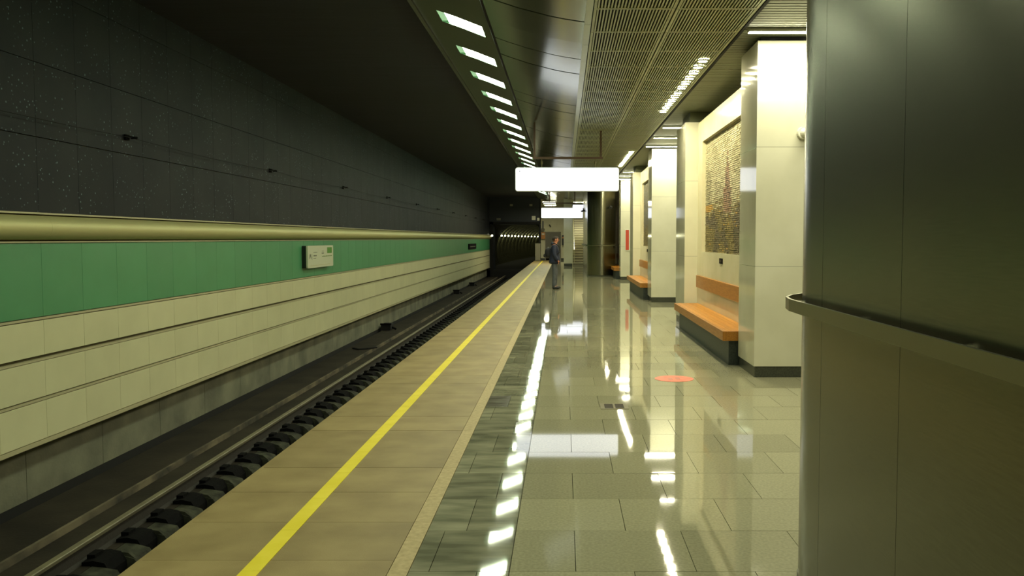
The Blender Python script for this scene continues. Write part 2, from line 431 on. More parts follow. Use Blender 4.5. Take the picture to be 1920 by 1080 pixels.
# rounded cove moulding
cv = MB(); pts = []
for i in range(17):
    t = R(-90 + 180*i/16); pts.append((WX-0.02 + 0.15*math.cos(t), 1.762 + 0.128*math.sin(t)))
y = Z0p
tr = MB().box(WX-0.045, WX+0.02, Y0, YE, 1.903, 1.921).box(WX-0.045, WX+0.02, Y0, YE, 1.606, 1.620).build('trim_1', M['cream_lip']); tag(tr, kind='structure')
yy = Z0p
cm = MB().extrude(pts, 0.001, PW*4-0.001, 'y').mesh('cove_section', M['cove'])
while yy < YE - PW*4:
    if yy > -5: 
        o = put('cove_section', cm, tr, (0, yy, 0)); smooth_by_angle(o, 50)
    yy += PW*4
MB().extrude(pts, yy+0.001, YE, 'y').build('cove_section', M['cove'], tr)
# cable strung on brackets over the upper tiles
cb = MB(); ys = [5.6, 10.96, 16.3, 21.65, 27.0, 32.35, 37.7, 43.0, 48.4, 53.7, 59.0, 64.0]
for a, b in zip(ys[:-1], ys[1:]):
    for j in range(4):
        t0, t1 = j/4, (j+1)/4
        s = lambda t: 2.915 - 0.03*4*t*(1-t)
        cb.tube((WX+0.06, a+(b-a)*t0, s(t0)), (WX+0.06, a+(b-a)*t1, s(t1)), 0.004, n=5)
tag(cb.build('cable', M['black']), 'thin black cable strung along the glitter tiles of the track wall', 'cable')
for i, yy in enumerate(ys[:-1]):
    h = empty('cable_bracket', (WX-0.005, yy, 2.915), None, 'bracket', 'cable brackets on the track wall')
    h['label'] = ('small dark cable bracket on the glitter tiles, ' + ('outside the frame at left' if i == 0 else ORD[i-1] + ' from the left')) if i < 8 else 'tiny dark cable bracket high on the track wall near the tunnel mouth'
    MB().rbox(0, 0.02, -0.05, 0.05, -0.03, 0.04, 0.008, axis='x').build('base_plate', M['timber_black'], h)
    MB().tube((0.01, -0.06, 0.02), (0.10, 0.07, 0.0), 0.013, n=8).tube((0.06, 0.02, 0.0), (0.065, 0.14, 0.015), 0.016, n=8).build('clamp_arm', M['timber_black'], h)

# signs on the track wall
sg = empty('wall_sign', (WX, 18.15, 1.02), 'white rectangular line sign with green square on the green track wall', 'sign')
L_ = 2.0; H_ = 0.475
MB().rbox(0.0, 0.09, 0, L_, 0, H_, 0.03, axis='x').build('housing', M['black_plastic'], sg)
MB().rbox(0.09, 0.125, 0.0, L_, 0, H_, 0.035, axis='x').build('face_plate', M['plate'], sg)
MB().box(0.125, 0.128, 1.50, 1.88, 0.30, 0.43).build('green_square', M['sign_green'], sg)
def bars(lst, m, nm, d=0.1262):
    mb = MB(); rr = random.Random(4)
    for (a, b, z, h) in lst:
        t = a
        while t < b:
            wd = rr.uniform(0.02, 0.045); mb.box(0.125, d, t, min(t+wd, b), z, z+h*rr.uniform(.7,1)); t += wd + 0.012
    tag(mb.build(nm, M[m], sg), kind='stuff')
bars([(0.42,0.72,0.325,0.012),(0.42,0.66,0.245,0.030),(0.42,0.60,0.195,0.014),(1.06,1.22,0.345,0.012),(1.06,1.22,0.29,0.035)], 'ink', 'lettering')
bars([(1.08,1.90,0.225,0.022)], 'ink_green', 'green_lettering')
bars([(0.12,1.75,0.045,0.010)], 'ink_yellow', 'yellow_lettering')
def Q(mb, pts): mb.extrude([(a_, b_) for a_, b_ in pts], 0.125, 0.1275, 'x')
mb = MB(); u0, v0, hh = 0.12, 0.20, 0.10
Q(mb, [(u0,v0),(u0+.02,v0),(u0+.045,v0+hh),(u0+.03,v0+hh)]); Q(mb, [(u0+.03,v0+hh),(u0+.045,v0+hh),(u0+.07,v0+.035),(u0+.062,v0+.02)])
Q(mb, [(u0+.062,v0+.02),(u0+.07,v0+.035),(u0+.10,v0+hh),(u0+.087,v0+hh)]); Q(mb, [(u0+.087,v0+hh),(u0+.10,v0+hh),(u0+.13,v0),(u0+.11,v0)])
mb.build('metro_letter', M['ink'], sg)
MB().box(0.125, 0.1265, 0.30, 0.312, 0.17, 0.30).build('divider', M['ink'], sg)
sg = empty('wall_plate', (WX, 49.8, 1.02), 'dark rectangular plate on the green wall near the tunnel mouth', 'sign')
MB().rbox(0, 0.06, 0, 4.0, 0, 0.32, 0.03, axis='x').build('plate_body', M['timber_black'], sg)
MB().box(0.06, 0.064, 0.5, 3.4, 0.13, 0.17).build('lettering', M['door_grey'], sg)

# ================================================================== CEILING
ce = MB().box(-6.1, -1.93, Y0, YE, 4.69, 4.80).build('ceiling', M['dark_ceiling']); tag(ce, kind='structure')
MB().box(-1.93, 6.2, Y0, YE+1.5, 4.72, 4.82).build('ceiling_backing', M['black'], ce)
MB().box(0.30, 6.2, Y0, YE+1.5, 4.13, 4.16).build('plenum_board', M['black'], ce)
prof1 = [(0.30,4.0),(0.02,4.042),(-0.15,4.075),(-0.50,4.165),(-0.75,4.245),(-0.905,4.30)]
prof2 = [(-0.945,4.31),(-1.05,4.352),(-1.20,4.41),(-1.35,4.468),(-1.50,4.52),(-1.63,4.563),(-1.78,4.61),(-1.91,4.65)]
def sheet(prof, y0, y1, t=0.02):
    pts = list(prof) + [(x, z+t) for x, z in reversed(prof)]
    return MB().extrude(pts, y0, y1, 'y')
# smooth curved panels, 1 m long
cp = sheet(prof1, 0.005, 0.995).mesh('curved_panel', M['panel_green'])
eb = MB().box(0.225, 0.297, 0.003, 0.997, 3.985, 4.0).mesh('panel_border', M['panel_edge'])
ff = MB(); y = -5.4
while y < YE:
    if 4 < y < 30:
        o = put('curved_panel', cp, ce, (0, y, 0)); smooth_by_angle(o, 30); o.rotation_euler = (random.uniform(-1,1)*0.004, 0, 0)
        put('panel_border', eb, ce, (0, y, 0))
    else:
        pts = list(prof1) + [(x, z+0.02) for x, z in reversed(prof1)]; ff.extrude(pts, y+0.004, y+0.996, 'y')
        ff.box(0.225, 0.297, y+0.003, y+0.997, 3.985, 4.0, mi=1)
    y += 1.0
o = ff.build('far_curved_field', [M['panel_green'], M['panel_edge']], ce); tag(o, kind='stuff')
# edge trims of the slot strip
MB().box(-0.945, -0.906, Y0, YE, 4.325, 4.34).build('trim_strip', M['black'], ce)
MB().box(-1.955, -1.905, Y0, YE, 4.615, 4.72).build('edge_trim', M['panel_green'], ce)
# slot strip modules: panel with opening, 2 m long; slot at local y 0.7..1.28
def slot_module():
    mb = MB(); sy0, sy1 = 0.71, 1.29
    for (x0,z0),(x1,z1) in zip(prof2[:-1], prof2[1:]):
        inside = x0 <= -1.049 and x1 >= -1.631
        for ya, yb in ((0.004, sy0), (sy0, sy1), (sy1, 1.996)):
            if inside and ya == sy0: continue
            mb.quad([(x0,ya,z0),(x1,ya,z1),(x1,yb,z1),(x0,yb,z0)])
            mb.quad([(x0,ya,z0+.012),(x1,ya,z1+.012),(x1,yb,z1+.012),(x0,yb,z0+.012)])
    return mb.mesh('slot_strip_panel', M['slot_panel'])
smd = slot_module()
in_p = [(x,z) for x,z in prof2 if -1.631 <= x <= -1.049]
def slot_z(x):
    for (x0,z0),(x1,z1) in zip(prof2[:-1], prof2[1:]):
        if x1 <= x <= x0: return z0 + (z1-z0)*(x-x0)/(x1-x0)
D = 0.05
inner = MB(); lampm = MB(); endm = MB()
for (x0,z0),(x1,z1) in zip(in_p[:-1], in_p[1:]):
    for ya in (0.71, 1.29):
        inner.quad([(x0,ya,z0),(x1,ya,z1),(x1,ya,z1+D),(x0,ya,z0+D)])
for (x,z) in (in_p[0], in_p[-1]):
    inner.quad([(x,0.71,z),(x,1.29,z),(x,1.29,z+D),(x,0.71,z+D)])
NS = 6
for i in range(NS):          # stepped lamp plates, each level; the last imitates a lit recess end
    xa = -1.05 - 0.58*i/NS; xb = -1.05 - 0.58*(i+1)/NS
    z = slot_z(xb+1e-4) + 0.012
    tgt = lampm if i < NS-1 else endm
    y0_ = 0.71
    tgt.quad([(xa,y0_,z),(xb,y0_,z),(xb,1.29,z),(xa,1.29,z)])
    inner.quad([(xb,0.71,z),(xb,1.29,z),(xb,1.29,z+0.045),(xb,0.71,z+0.045)])
inner = inner.mesh('reflector', M['slot_inner'])
lampm = lampm.mesh('diffuser', M['slot_light'])
endm = endm.mesh('recess_end_glow', M['slot_end'])
y = 11.22 - 0.71 - 2*8; n = 0
while y < YE-1.5:
    put('slot_strip_panel' , smd, ce, (0, y, 0))
    if y > 53: y += 2.0; continue
    sl = empty('slot_light', (0, y, 0), None, 'ceiling light', 'slot lights over the platform edge')
    first = round((y + 0.71 - 9.22)/2)
    if first < 0: lb = 'recessed slot light over the platform edge, above or behind the viewer and out of frame'
    elif first < 12: lb = 'glowing recessed slot light over the platform edge, ' + ORD[first] + ' from the top of the photo'
    else: lb = 'distant recessed slot light in the crowded far end of the row over the platform edge'
    sl['label'] = lb
    put('reflector', inner, sl); put('diffuser', lampm, sl); put('recess_end_glow', endm, sl)
    y += 2.0; n += 1
# slatted cassettes
def grille(x0, x1, z=4.0, n=23, ly=1.0):
    mb = MB(); g = 0.008; fr = 0.028
    X0, X1 = x0+g, x1-g
    mb.box(X0, X1, 0.004, fr, z-0.002, z+0.03); mb.box(X0, X1, ly-fr, ly-0.004, z-0.002, z+0.03)
    mb.box(X0, X0+fr, fr, ly-fr, z-0.002, z+0.03); mb.box(X1-fr, X1, fr, ly-fr, z-0.002, z+0.03)
    a, b = X0+fr, X1-fr; p = (b-a)/n
    for i in range(n):
        c = a + (i+0.5)*p; mb.box(c-p*0.25, c+p*0.25, fr, ly-fr, z, z+0.022, skip='fk')
    return mb
for x0, x1 in ((0.302, 1.15), (1.15, 2.0)):
    gm = grille(x0, x1).mesh('grille_panel', M['slat'])
    y = -5.0; cnt = 0
    far_src = bpy.data.meshes
    while y < YE:
        o = put('grille_panel', gm, ce, (0, y, 0)); y += 1.0; cnt += 1
MB().box(2.0, 2.035, Y0, YE, 3.99, 4.12).build('shadow_gap', M['black'], ce)
# linear soffit between blocks, slats run across
Z_BLOCKS = [10.2, 22.3, 34.4]
mb = MB(); y = Y0
while y < YE:
    mb.box(2.04, 6.2, y+0.012, y+0.088, 4.0, 4.03, skip='lr'); y += 0.10
tag(mb.build('linear_soffit', M['soffit_slat'], ce), kind='stuff')

# ================================================================== OTHER WALLS
wr = MB().box(6.2, 6.4, Y0, YE+1.5, -0.03, 4.72).build('wall_right', M['end_wall']); tag(wr, kind='structure')
wb = MB().box(-6.1, 6.2, Y0-0.2, Y0, -1.8, 4.8).build('wall_back', M['end_wall']); tag(wb, kind='structure')

# ================================================================== PILLARS, NICHES, BENCHES
def slab_box(parent, x0, x1, y0, y1, zs, m, t=0.03, faces='flk', core=True):
    """stone facing slabs round a core"""
    if core: MB().box(x0+t, x1-t, y0+t, y1-t, 0.0, zs[-1]).build('core', M['plinth'], parent)
    g = 0.0015
    for za, zb in zip(zs[:-1], zs[1:]):
        if 'f' in faces: MB().box(x0, x1, y0, y0+t, za+g, zb-g).build('stone_slab', M[m], parent)
        if 'k' in faces: MB().box(x0, x1, y1-t, y1, za+g, zb-g).build('stone_slab', M[m], parent)
        if 'l' in faces: MB().box(x0, x0+t, y0+t, y1-t, za+g, zb-g).build('stone_slab', M[m], parent)
        if 'r' in faces: MB().box(x1-t, x1, y0+t, y1-t, za+g, zb-g).build('stone_slab', M[m], parent)
WHO = ['nearest', 'second', 'farthest']
PX = 2.26; PXR = 3.5
def mosaic_mesh(variant):
    rr = random.Random(11 + variant)
    mb = MB(); W, H = 3.8, 1.98; nz = 62; 
    z = 0
    for r in range(nz):
        hz = H/nz; z = r*hz; y = -rr.uniform(0, 0.04)
        while y < W:
            wd = rr.uniform(0.05, 0.12)
            a, b = max(0, y), min(W, y+wd-0.004); y += wd
            if b - a < 0.006: continue
            u = (a+b)/2; v = z
            nz_ = noise.noise(Vector((u*1.6, v*2.4, variant*7.0))) + rr.uniform(-.12,.12)
            cx = 1.75; tower = abs(u-cx) < (0.32 if v < 1.05 else 0.32*max(0.12, (1.62-v)/0.85)) and 0.62 < v < 1.60
            hill = 0.66 + 0.08*math.sin(u*3.1+variant) + 0.05*math.sin(u*9)
            if variant == 0:
                if tower: mi = 2 if rr.random() < .85 else 4
                elif v < hill:
                    mi = 3 if nz_ > -0.05 else 4
                    if rr.random() < 0.03: mi = 5
                elif v < hill+0.16 and rr.random() < .5: mi = 3
                elif u > 3.15 and 0.70 < v < 0.80: mi = 5
                else: mi = 0 if nz_ > -0.12 else 1
                if u > 3.0 and 0.72 < v < 0.775: mi = 5
            else:
                mi = (6 if rr.random() < .7 else 4) if v > hill else (4 if rr.random() < .6 else 3)
            d = rr.uniform(0.010, 0.020)
            mb.box(-d, 0.01, a, b, z+0.002, z+hz-0.006, mi, skip='r')
    return mb.mesh('tessera_field', [M['mz_sky'], M['mz_sky2'], M['mz_tower'], M['mz_city'], M['mz_dark'], M['mz_gold'], M['mz_grey']])
mos = [mosaic_mesh(0), mosaic_mesh(1)]
for k, zb in enumerate(Z_BLOCKS):
    y0 = zb; y1 = zb+0.93; y2 = zb+5.97; y3 = zb+7.2
    who = WHO[k]
    for nm, a, b, where in (('near', y0, y1, 'in front of the %s bench' % who), ('far', y2, y3, 'behind the far end of the %s bench' % who)):
        p = empty('pillar', (0,0,0), 'square cream marble pillar on a dark plinth, ' + where, 'pillar')
        p.location = (PX, a, 0)
        q = empty('tmp') if False else None
        top = 3.95 if nm == 'near' else 3.80
        t = 0.03
        x1 = PXR-PX; d = b-a
        slab_box(p, 0, x1, 0, d, [0.13, 1.32, 2.72, top], 'marble' , faces='flkr')
        MB().box(0.012, x1-0.012, 0.012, d-0.012, 0.0, 0.13).build('plinth', M['plinth'], p)
        if nm == 'near': MB().box(0.05, x1-0.05, 0.05, d-0.05, top-0.01, 4.0).build('top_recess', M['black'], p)
        else: MB().box(0.10, x1-0.12, 0.12, d-0.12, top-0.01, 4.0).build('top_neck', M['soffit_slat'], p)
    # niche back wall with framed opening
    nw = MB().box(2.62, 3.5, y1, y2, 0.0, 3.78).build('niche_wall', M['marble_warm']); tag(nw, kind='structure')
    oy0, oy1, oz0, oz1 = y1+0.75, y1+4.55, 1.41, 3.39
    g = 0.0015
    for (a, b, c, d) in ((y1, oy0, 0.0, 3.78), (oy1, y2, 0.0, 3.78)):
        MB().box(2.5, 2.62, a+g, b-g, c, d).build('stone_slab', M['marble_warm'], nw)
    half = (oy0+oy1)/2
    for (a, b) in ((oy0, half), (half, oy1)):
        MB().box(2.5, 2.62, a+g, b-g, 0.0, oz0-g).build('stone_slab', M['marble_warm'], nw)
        MB().box(2.5, 2.62, a+g, b-g, oz1+g, 3.78).build('stone_slab', M['marble_warm'], nw)
    ms = empty('mosaic', (2.60, oy0, oz0), 'stone relief mosaic of a spired tower above ochre ground, over the nearest bench' if k == 0 else
               ('grey stone mosaic in the niche over the %s bench' % who), 'mosaic')
    # frame strip and field
    MB().box(-0.02, 0.015, 0.0, 3.8, 0, 1.98).build('mortar_bed', M['grout'], ms)
    o = put('tessera_field', mos[0 if k == 0 else 1], ms, (-0.02, 0, 0)); tag(o, kind='stuff')
    fr = MB().box(-0.085, -0.02, 3.74, 3.8, 0, 1.98).box(-0.085, -0.02, 0, 0.04, 0, 1.98).box(-0.085, -0.02, 0.04, 3.74, 0, 0.03).box(-0.085, -0.02, 0.04, 3.74, 1.93, 1.98)
    # socket plaque
    pl = empty('wall_plaque', (2.5, y1+2.45, 1.25), 'small dark plaque on the niche wall under the mosaic of the %s bench' % who, 'plaque')
    MB().rbox(-0.012, 0, 0, 0.26, 0, 0.085, 0.006, axis='x').build('plate', M['timber_black'], pl)
    MB().rbox(-0.016, -0.012, 0.05, 0.21, 0.02, 0.065, 0.004, axis='x').build('inset', M['hatch_dark'], pl)
    # bench
    b = empty('bench', (2.06, y1+0.01, 0), 'orange wooden bench with long backrest board in the %s niche' % who, 'bench')
    ln_ = 4.92
    nb = 5; wbd = 0.39/nb
    for i in range(nb):
        MB().box(0.045+i*wbd+0.001, 0.045+(i+1)*wbd-0.001, 0.035, ln_-0.035, 0.36, 0.45).build('seat_board', M['wood'], b, bevel=0.002)
    MB().box(0, 0.044, 0, ln_, 0.325, 0.449).build('front_rail', M['wood_dark'], b, bevel=0.003)
    MB().box(0.045, 0.435, 0, 0.034, 0.325, 0.449).build('end_rail', M['wood_dark'], b, bevel=0.002)
    MB().box(0.045, 0.435, ln_-0.034, ln_, 0.325, 0.449).build('end_rail', M['wood_dark'], b, bevel=0.002)
    MB().box(0.09, 0.435, 0.06, ln_-0.06, 0.0, 0.36).build('stone_base', M['bench_base'], b)
    MB().box(0.398, 0.437, 0.05, ln_-0.02, 0.75, 0.97).build('backrest', M['wood_dark'], b, bevel=0.004)
    # downlights over the bench
    for i in range(12):
        yy = y1 + 0.42 + i*0.415
        dl = empty('downlight', (1.835, yy, 3.985), 'round downlight above the %s bench, ' % who + ORD[i] + ' from the near end of its row', 'ceiling light', 'round downlights above the benches')
        mb = MB(); nseg = 14
        ring = []
        for j in range(nseg):
            t0, t1 = 2*math.pi*j/nseg, 2*math.pi*(j+1)/nseg
            def P(rad, t, z): return (rad*math.cos(t), rad*math.sin(t), z)
            mb.quad([P(.080,t0,0), P(.080,t1,0), P(.066,t1,-.006), P(.066,t0,-.006)])
            mb.quad([P(.066,t0,-.006), P(.066,t1,-.006), P(.060,t1,.006), P(.060,t0,.006)])
            mb.quad([P(.080,t0,0), P(.080,t1,0), P(.080,t1,.012), P(.080,t0,.012)])
        mb.build('trim_ring', M['slat'], dl)
        MB().tube((0,0,0.0),(0,0,0.010),0.060,n=14).build('lamp', M['down_light'], dl)
# tube lights in the passages
tl = []
for base, who in ((-1.9+7.3, 'nearest passage'), (10.2+7.3, 'passage beyond the nearest bench'), (22.3+7.3, 'passage beyond the second bench'), (41.0, 'passage beyond the farthest bench')):
    for i in range(3):
        yy = base + 0.75 + i*1.85
        if base < 6 and i == 0: pass
        t = empty('tube_light', (2.07, yy, 3.965), 'linear ceiling light running across the %s, %s from its near side' % (who, ORD[i]), 'ceiling light', 'linear lights across the passages')
        MB().rbox(0.0, 1.30, -0.055, 0.055, -0.005, 0.034, 0.012, axis='x').build('housing', M['white_plastic'], t)
        mb = MB(); pts = [(0.045*math.cos(R(180+180*i2/8)), -0.004+0.03*math.sin(R(180+180*i2/8))) for i2 in range(9)]
        MB().quad([(0.01,-0.046,-0.0065),(1.29,-0.046,-0.0065),(1.29,0.046,-0.0065),(0.01,0.046,-0.0065)]).build('diffuser', M['tube_light'], t)
# dome camera on nearest pillar
dc = empty('dome_camera', (2.80, 10.2, 2.88), 'white round security camera on the front of the nearest marble pillar', 'camera')
MB().tube((0,0,0),(0,-0.05,0),0.075,0.07,n=18).build('base', M['white_plastic'], dc, smooth=False)
MB().tube((0,-0.05,0),(0.02,-0.11,-0.012),0.055,0.042,n=16).build('housing', M['white_plastic'], dc)
MB().tube((0.02,-0.11,-0.012),(0.026,-0.125,-0.015),0.032,n=14).build('lens', M['black_plastic'], dc)
# information stand on third pillar
ip = empty('poster', (2.44, 34.4, 1.16), 'white framed poster with a red stripe on the far marble pillar beside the steel column', 'poster')
MB().box(0, 0.55, -0.03, 0, 0, 0.86).build('board', M['white_plastic'], ip)
MB().box(0.02, 0.15, -0.034, -0.03, 0.03, 0.83).build('red_stripe', M['red'], ip)
mb = MB()
for i in range(9): mb.box(0.20, 0.48, -0.032, -0.03, 0.10+i*0.075, 0.115+i*0.075)
tag(mb.build('lettering', M['door_grey'], ip), kind='stuff')

# ================================================================== STEEL COLUMNS
def stadium_pts(xc, rad, ya, yb):
    """outline points going from near (ya) along -x side, round far end, back along +x side, round near end; with arclength"""
    pts = []
    L1 = yb-ya; n1 = max(2, int(L1/0.2))
    for i in range(n1): pts.append((xc-rad, ya+L1*i/n1))
    for i in range(24): t = math.pi - math.pi*i/24; pts.append((xc+rad*math.cos(t), yb+rad*math.sin(t)))
    for i in range(n1): pts.append((xc+rad, yb-L1*i/n1))
    for i in range(24): t = -math.pi*i/24; pts.append((xc+rad*math.cos(t), ya+rad*math.sin(t)))
    return pts
def column(xc, rad, ya, yb, label, joint0, pitch, top=4.0):
    c = empty('steel_column', (xc, (ya+yb)/2, 0), label, 'column')
    cx, cy = xc, (ya+yb)/2
    pts = [(p[0]-cx, p[1]-cy) for p in stadium_pts(xc, rad, ya, yb)]
    n = len(pts)
    s = [0]
    for i in range(n): s.append(s[-1] + math.dist(pts[i], pts[(i+1) % n]))
    T = s[-1]
    def at(u, off=0):
        u %= T
        for i in range(n):
            if s[i] <= u <= s[i+1]:
                a, b = pts[i], pts[(i+1) % n]; t = (u-s[i])/max(1e-9, s[i+1]-s[i])
                x, y = a[0]+(b[0]-a[0])*t, a[1]+(b[1]-a[1])*t
                break
        # outward normal from the stadium
        hy = (yb-ya)/2
        yc = max(-hy, min(hy, y)); nv = Vector((x, y-yc))
        nv.normalize(); return x+nv.x*off, y+nv.y*off
    # panels
    m = max(1, round(T/pitch)); pp = T/m
    start = (joint0-ya)
    for i in range(m):
        u0 = start + i*pp + 0.0014; u1 = start + (i+1)*pp - 0.0014
        k = 10; mb = MB(); g = len(mb.v)
        for j in range(k+1):
            x, y = at(u0+(u1-u0)*j/k); xi, yi = at(u0+(u1-u0)*j/k, -0.012)
            mb.v += [(x,y,0.055),(x,y,top),(xi,yi,0.055),(xi,yi,top)]
        for j in range(k):
            a = 4*j; b = a+4
            mb.f += [(a,b,b+1,a+1),(a+2,a+3,b+3,b+2)]; mb.m += [0,0]
        mb.f += [(0,1,3,2),(4*k,4*k+2,4*k+3,4*k+1)]; mb.m += [0,0]
        me = mb.mesh('cladding_panel', M['steel'])
        o = put('cladding_panel', me, c); smooth_by_angle(o, 40)
    mb = MB(); k = n*1
    def ring(off, z0, z1, nm, mt):
        P = [at(T*i/96, off) for i in range(96)]
        mb = MB(); mb.extrude(P, z0, z1, 'z'); o = mb.build(nm, M[mt], c); smooth_by_angle(o, 40)
    ring(-0.02, 0.0, top, 'core', 'panel_edge')
    ring(0.004, 0.0, 0.055, 'plinth', 'plinth')
    # handrail band
    mb = MB(); K = 128
    zt, zb2 = 1.375, 1.320
    for i in range(K):
        u0, u1 = T*i/K, T*(i+1)/K
        a, b = at(u0, 0.075), at(u1, 0.075); a2, b2 = at(u0, 0.063), at(u1, 0.063)
        mb.quad([(*a,zb2),(*b,zb2),(*b,zt),(*a,zt)]); mb.quad([(*a2,zb2),(*b2,zb2),(*b2,zt),(*a2,zt)])
        mb.quad([(*a,zt),(*b,zt),(*b2,zt),(*a2,zt)]); mb.quad([(*a,zb2),(*b,zb2),(*b2,zb2),(*a2,zb2)])
    bm_o = mb.build('handrail', M['steel_rail'], c)
    bm = bmesh.new(); bm.from_mesh(bm_o.data); bmesh.ops.remove_doubles(bm, verts=bm.verts, dist=1e-5); bm.to_mesh(bm_o.data); bm.free(); smooth_by_angle(bm_o, 40)
    for i in range(m):
        u = start + (i+0.5)*pp; a, b = at(u, -0.005), at(u, 0.066)
        MB().tube((*a,1.345),(*b,1.345),0.011,n=8).build('bracket', M['steel_rail'], c)
    return c
column(1.72, 0.62, -3.6, 3.90, 'huge brushed steel column with a handrail filling the right edge in the foreground', 3.77-0.87*9, 0.87)
column(1.65, 0.62, 38.0, 46.0, 'distant brushed steel column with handrail in the middle of the platform', 38.4, 0.87)
cm2 = empty('dome_camera', (2.05, 37.50, 3.05), 'small black security camera on the distant steel column', 'camera')
MB().tube((0,0,0),(0,-0.16,0),0.03,n=10).build('arm', M['black_plastic'], cm2)
MB().tube((0.0,-0.10,-0.05),(-0.05,-0.28,-0.08),0.06,0.05,n=12).build('housing', M['black_plastic'], cm2)

# ================================================================== HANGING SIGNS
def lightbox(yc, x0, x1, z0, z1, label, zbar):
    s = empty('hanging_lightbox', ((x0+x1)/2, yc, z0), label, 'sign')
    hw = (x1-x0)/2; h = z1-z0
    MB().rbox(-hw, hw, -0.07, 0.07, 0, h, 0.05, axis='y', seg=4).build('frame', M['sign_frame'], s)
    MB().rbox(-hw+0.012, hw-0.012, -0.078, -0.07, 0.012, h-0.012, 0.045, axis='y', seg=4).build('light_face', M['sign_light'], s)
    MB().rbox(-hw+0.012, hw-0.012, 0.07, 0.078, 0.012, h-0.012, 0.045, axis='y', seg=4).build('light_face', M['sign_light'], s)
    MB().tube((-hw+0.10,-0.079,h-0.085),(-hw+0.10,-0.081,h-0.085),0.012,n=8).build('keyhole', M['black_plastic'], s)
    hb = zbar - z0
    pX0, pX1 = -hw+0.42, hw-0.40
    MB().box(pX0-0.05, pX1+0.05, -0.025, 0.025, hb-0.025, hb+0.025).build('cross_bar', M['rust_bar'], s)
    for px in (pX0, pX1):
        top = 4.18-z0 if px < 0 else 4.0-z0
        MB().box(px-0.022, px+0.022, -0.022, 0.022, hb, top).build('post', M['rust_bar'], s)
    for px in (-hw+0.58, hw-0.52):
        MB().tube((px,0,h-0.01),(px,0,hb),0.008,n=6).tube((px,0,(h+hb)/2-.03),(px,0,(h+hb)/2+.03),0.022,n=8).build('hanger', M['brass'], s)
lightbox(19.05, -1.06, 1.21, 2.68, 3.20, 'glowing white hanging sign box nearest the camera', 3.41)
lightbox(43.0, -1.12, 0.95, 2.65, 3.17, 'second glowing hanging sign box, farther away beside the distant steel column', 3.40)
for j, yy in enumerate((55.0, 58.0, 61.0)):  # lights added to brighten the dim far end wall
    t = empty('tube_light', (-1.35, yy, 3.965), 'added short linear light hung to brighten the far end wall, ' + ORD[j] + ' of three going away', 'ceiling light', 'added lights brightening the end wall')
    MB().rbox(0.0, 0.80, -0.055, 0.055, -0.005, 0.034, 0.012, axis='x').build('housing', M['white_plastic'], t)
    mb = MB(); pts = [(0.045*math.cos(R(180+180*i2/8)), -0.004+0.03*math.sin(R(180+180*i2/8))) for i2 in range(9)]
    MB().quad([(0.01,-0.046,-0.0065),(0.79,-0.046,-0.0065),(0.79,0.046,-0.0065),(0.01,0.046,-0.0065)]).build('diffuser', M['added_end_light'], t)
    for xx, zt in ((0.08, 0.52), (0.72, 0.25)): MB().tube((xx,0,0.03),(xx,0,zt),0.008,n=6).build('hanger', M['brass'], t)
t = empty('tube_light', (0.62, 55.5, 3.965), 'added linear light brightening the far stairs', 'ceiling light')  # extra light put in to brighten the dark steps
MB().rbox(0.0, 1.30, -0.055, 0.055, -0.005, 0.034, 0.012, axis='x').build('housing', M['white_plastic'], t)
MB().quad([(0.01,-0.046,-0.0065),(1.29,-0.046,-0.0065),(1.29,0.046,-0.0065),(0.01,0.046,-0.0065)]).build('diffuser', M['added_end_light'], t)
s = empty('stair_lightbox', (0.86, 52.2, 3.45), 'small glowing light box above the stairs behind the hanging signs', 'sign')
MB().rbox(-0.34, 0.34, -0.06, 0.06, 0, 0.24, 0.02, axis='y').build('frame', M['sign_frame'], s)
MB().box(-0.32, 0.32, -0.068, -0.06, 0.02, 0.22).build('light_face', M['sign_light'], s)
MB().tube((-0.25,0,0.23),(-0.25,0,0.55),0.01,n=6).tube((0.25,0,0.23),(0.25,0,0.55),0.01,n=6).build('hanger', M['brass'], s)
cm3 = empty('bullet_camera', (0.98, 42.6, 3.02), 'small dark bullet camera at the right end of the second hanging sign', 'camera')
MB().tube((0,0,0.12),(0,0,0),0.02,n=8).build('arm', M['black_plastic'], cm3)
MB().tube((0.10,0.0,0.0),(-0.12,-0.16,-0.04),0.045,0.04,n=12).build('housing', M['black_plastic'], cm3)

# ================================================================== FLOOR ITEMS
st = empty('floor_sticker', (1.30, 10.10, 0.0005), 'round red distancing sticker on the polished floor', 'sticker')
MB().tube((0,0,0),(0,0,0.0025),0.228,n=48).build('disc', M['sticker'], st)
mb = MB().rbox(-0.075, -0.02, -0.09, 0.05, 0.0025, 0.0032, 0.02, axis='z').rbox(0.015, 0.07, -0.06, 0.08, 0.0025, 0.0032, 0.02, axis='z').box(-0.11, 0.11, 0.105, 0.12, 0.0025, 0.0032)
mb.build('footprints', M['sticker_ink'], st)
ht = empty('floor_hatch', (0.36, 8.28, 0.0), 'small brass framed floor hatch with two dark wells', 'hatch')
mb = MB().box(0,0.27,0,0.03,0.0,0.004).box(0,0.27,0.25,0.28,0.0,0.004).box(0,0.04,0.03,0.25,0.0,0.004).box(0.23,0.27,0.03,0.25,0.0,0.004).box(0.125,0.145,0.03,0.25,0,0.004)
mb.build('frame', M['brass'], ht)
MB().box(0.04,0.23,0.03,0.25,0.0003,0.0015).build('well', M['hatch_dark'], ht)

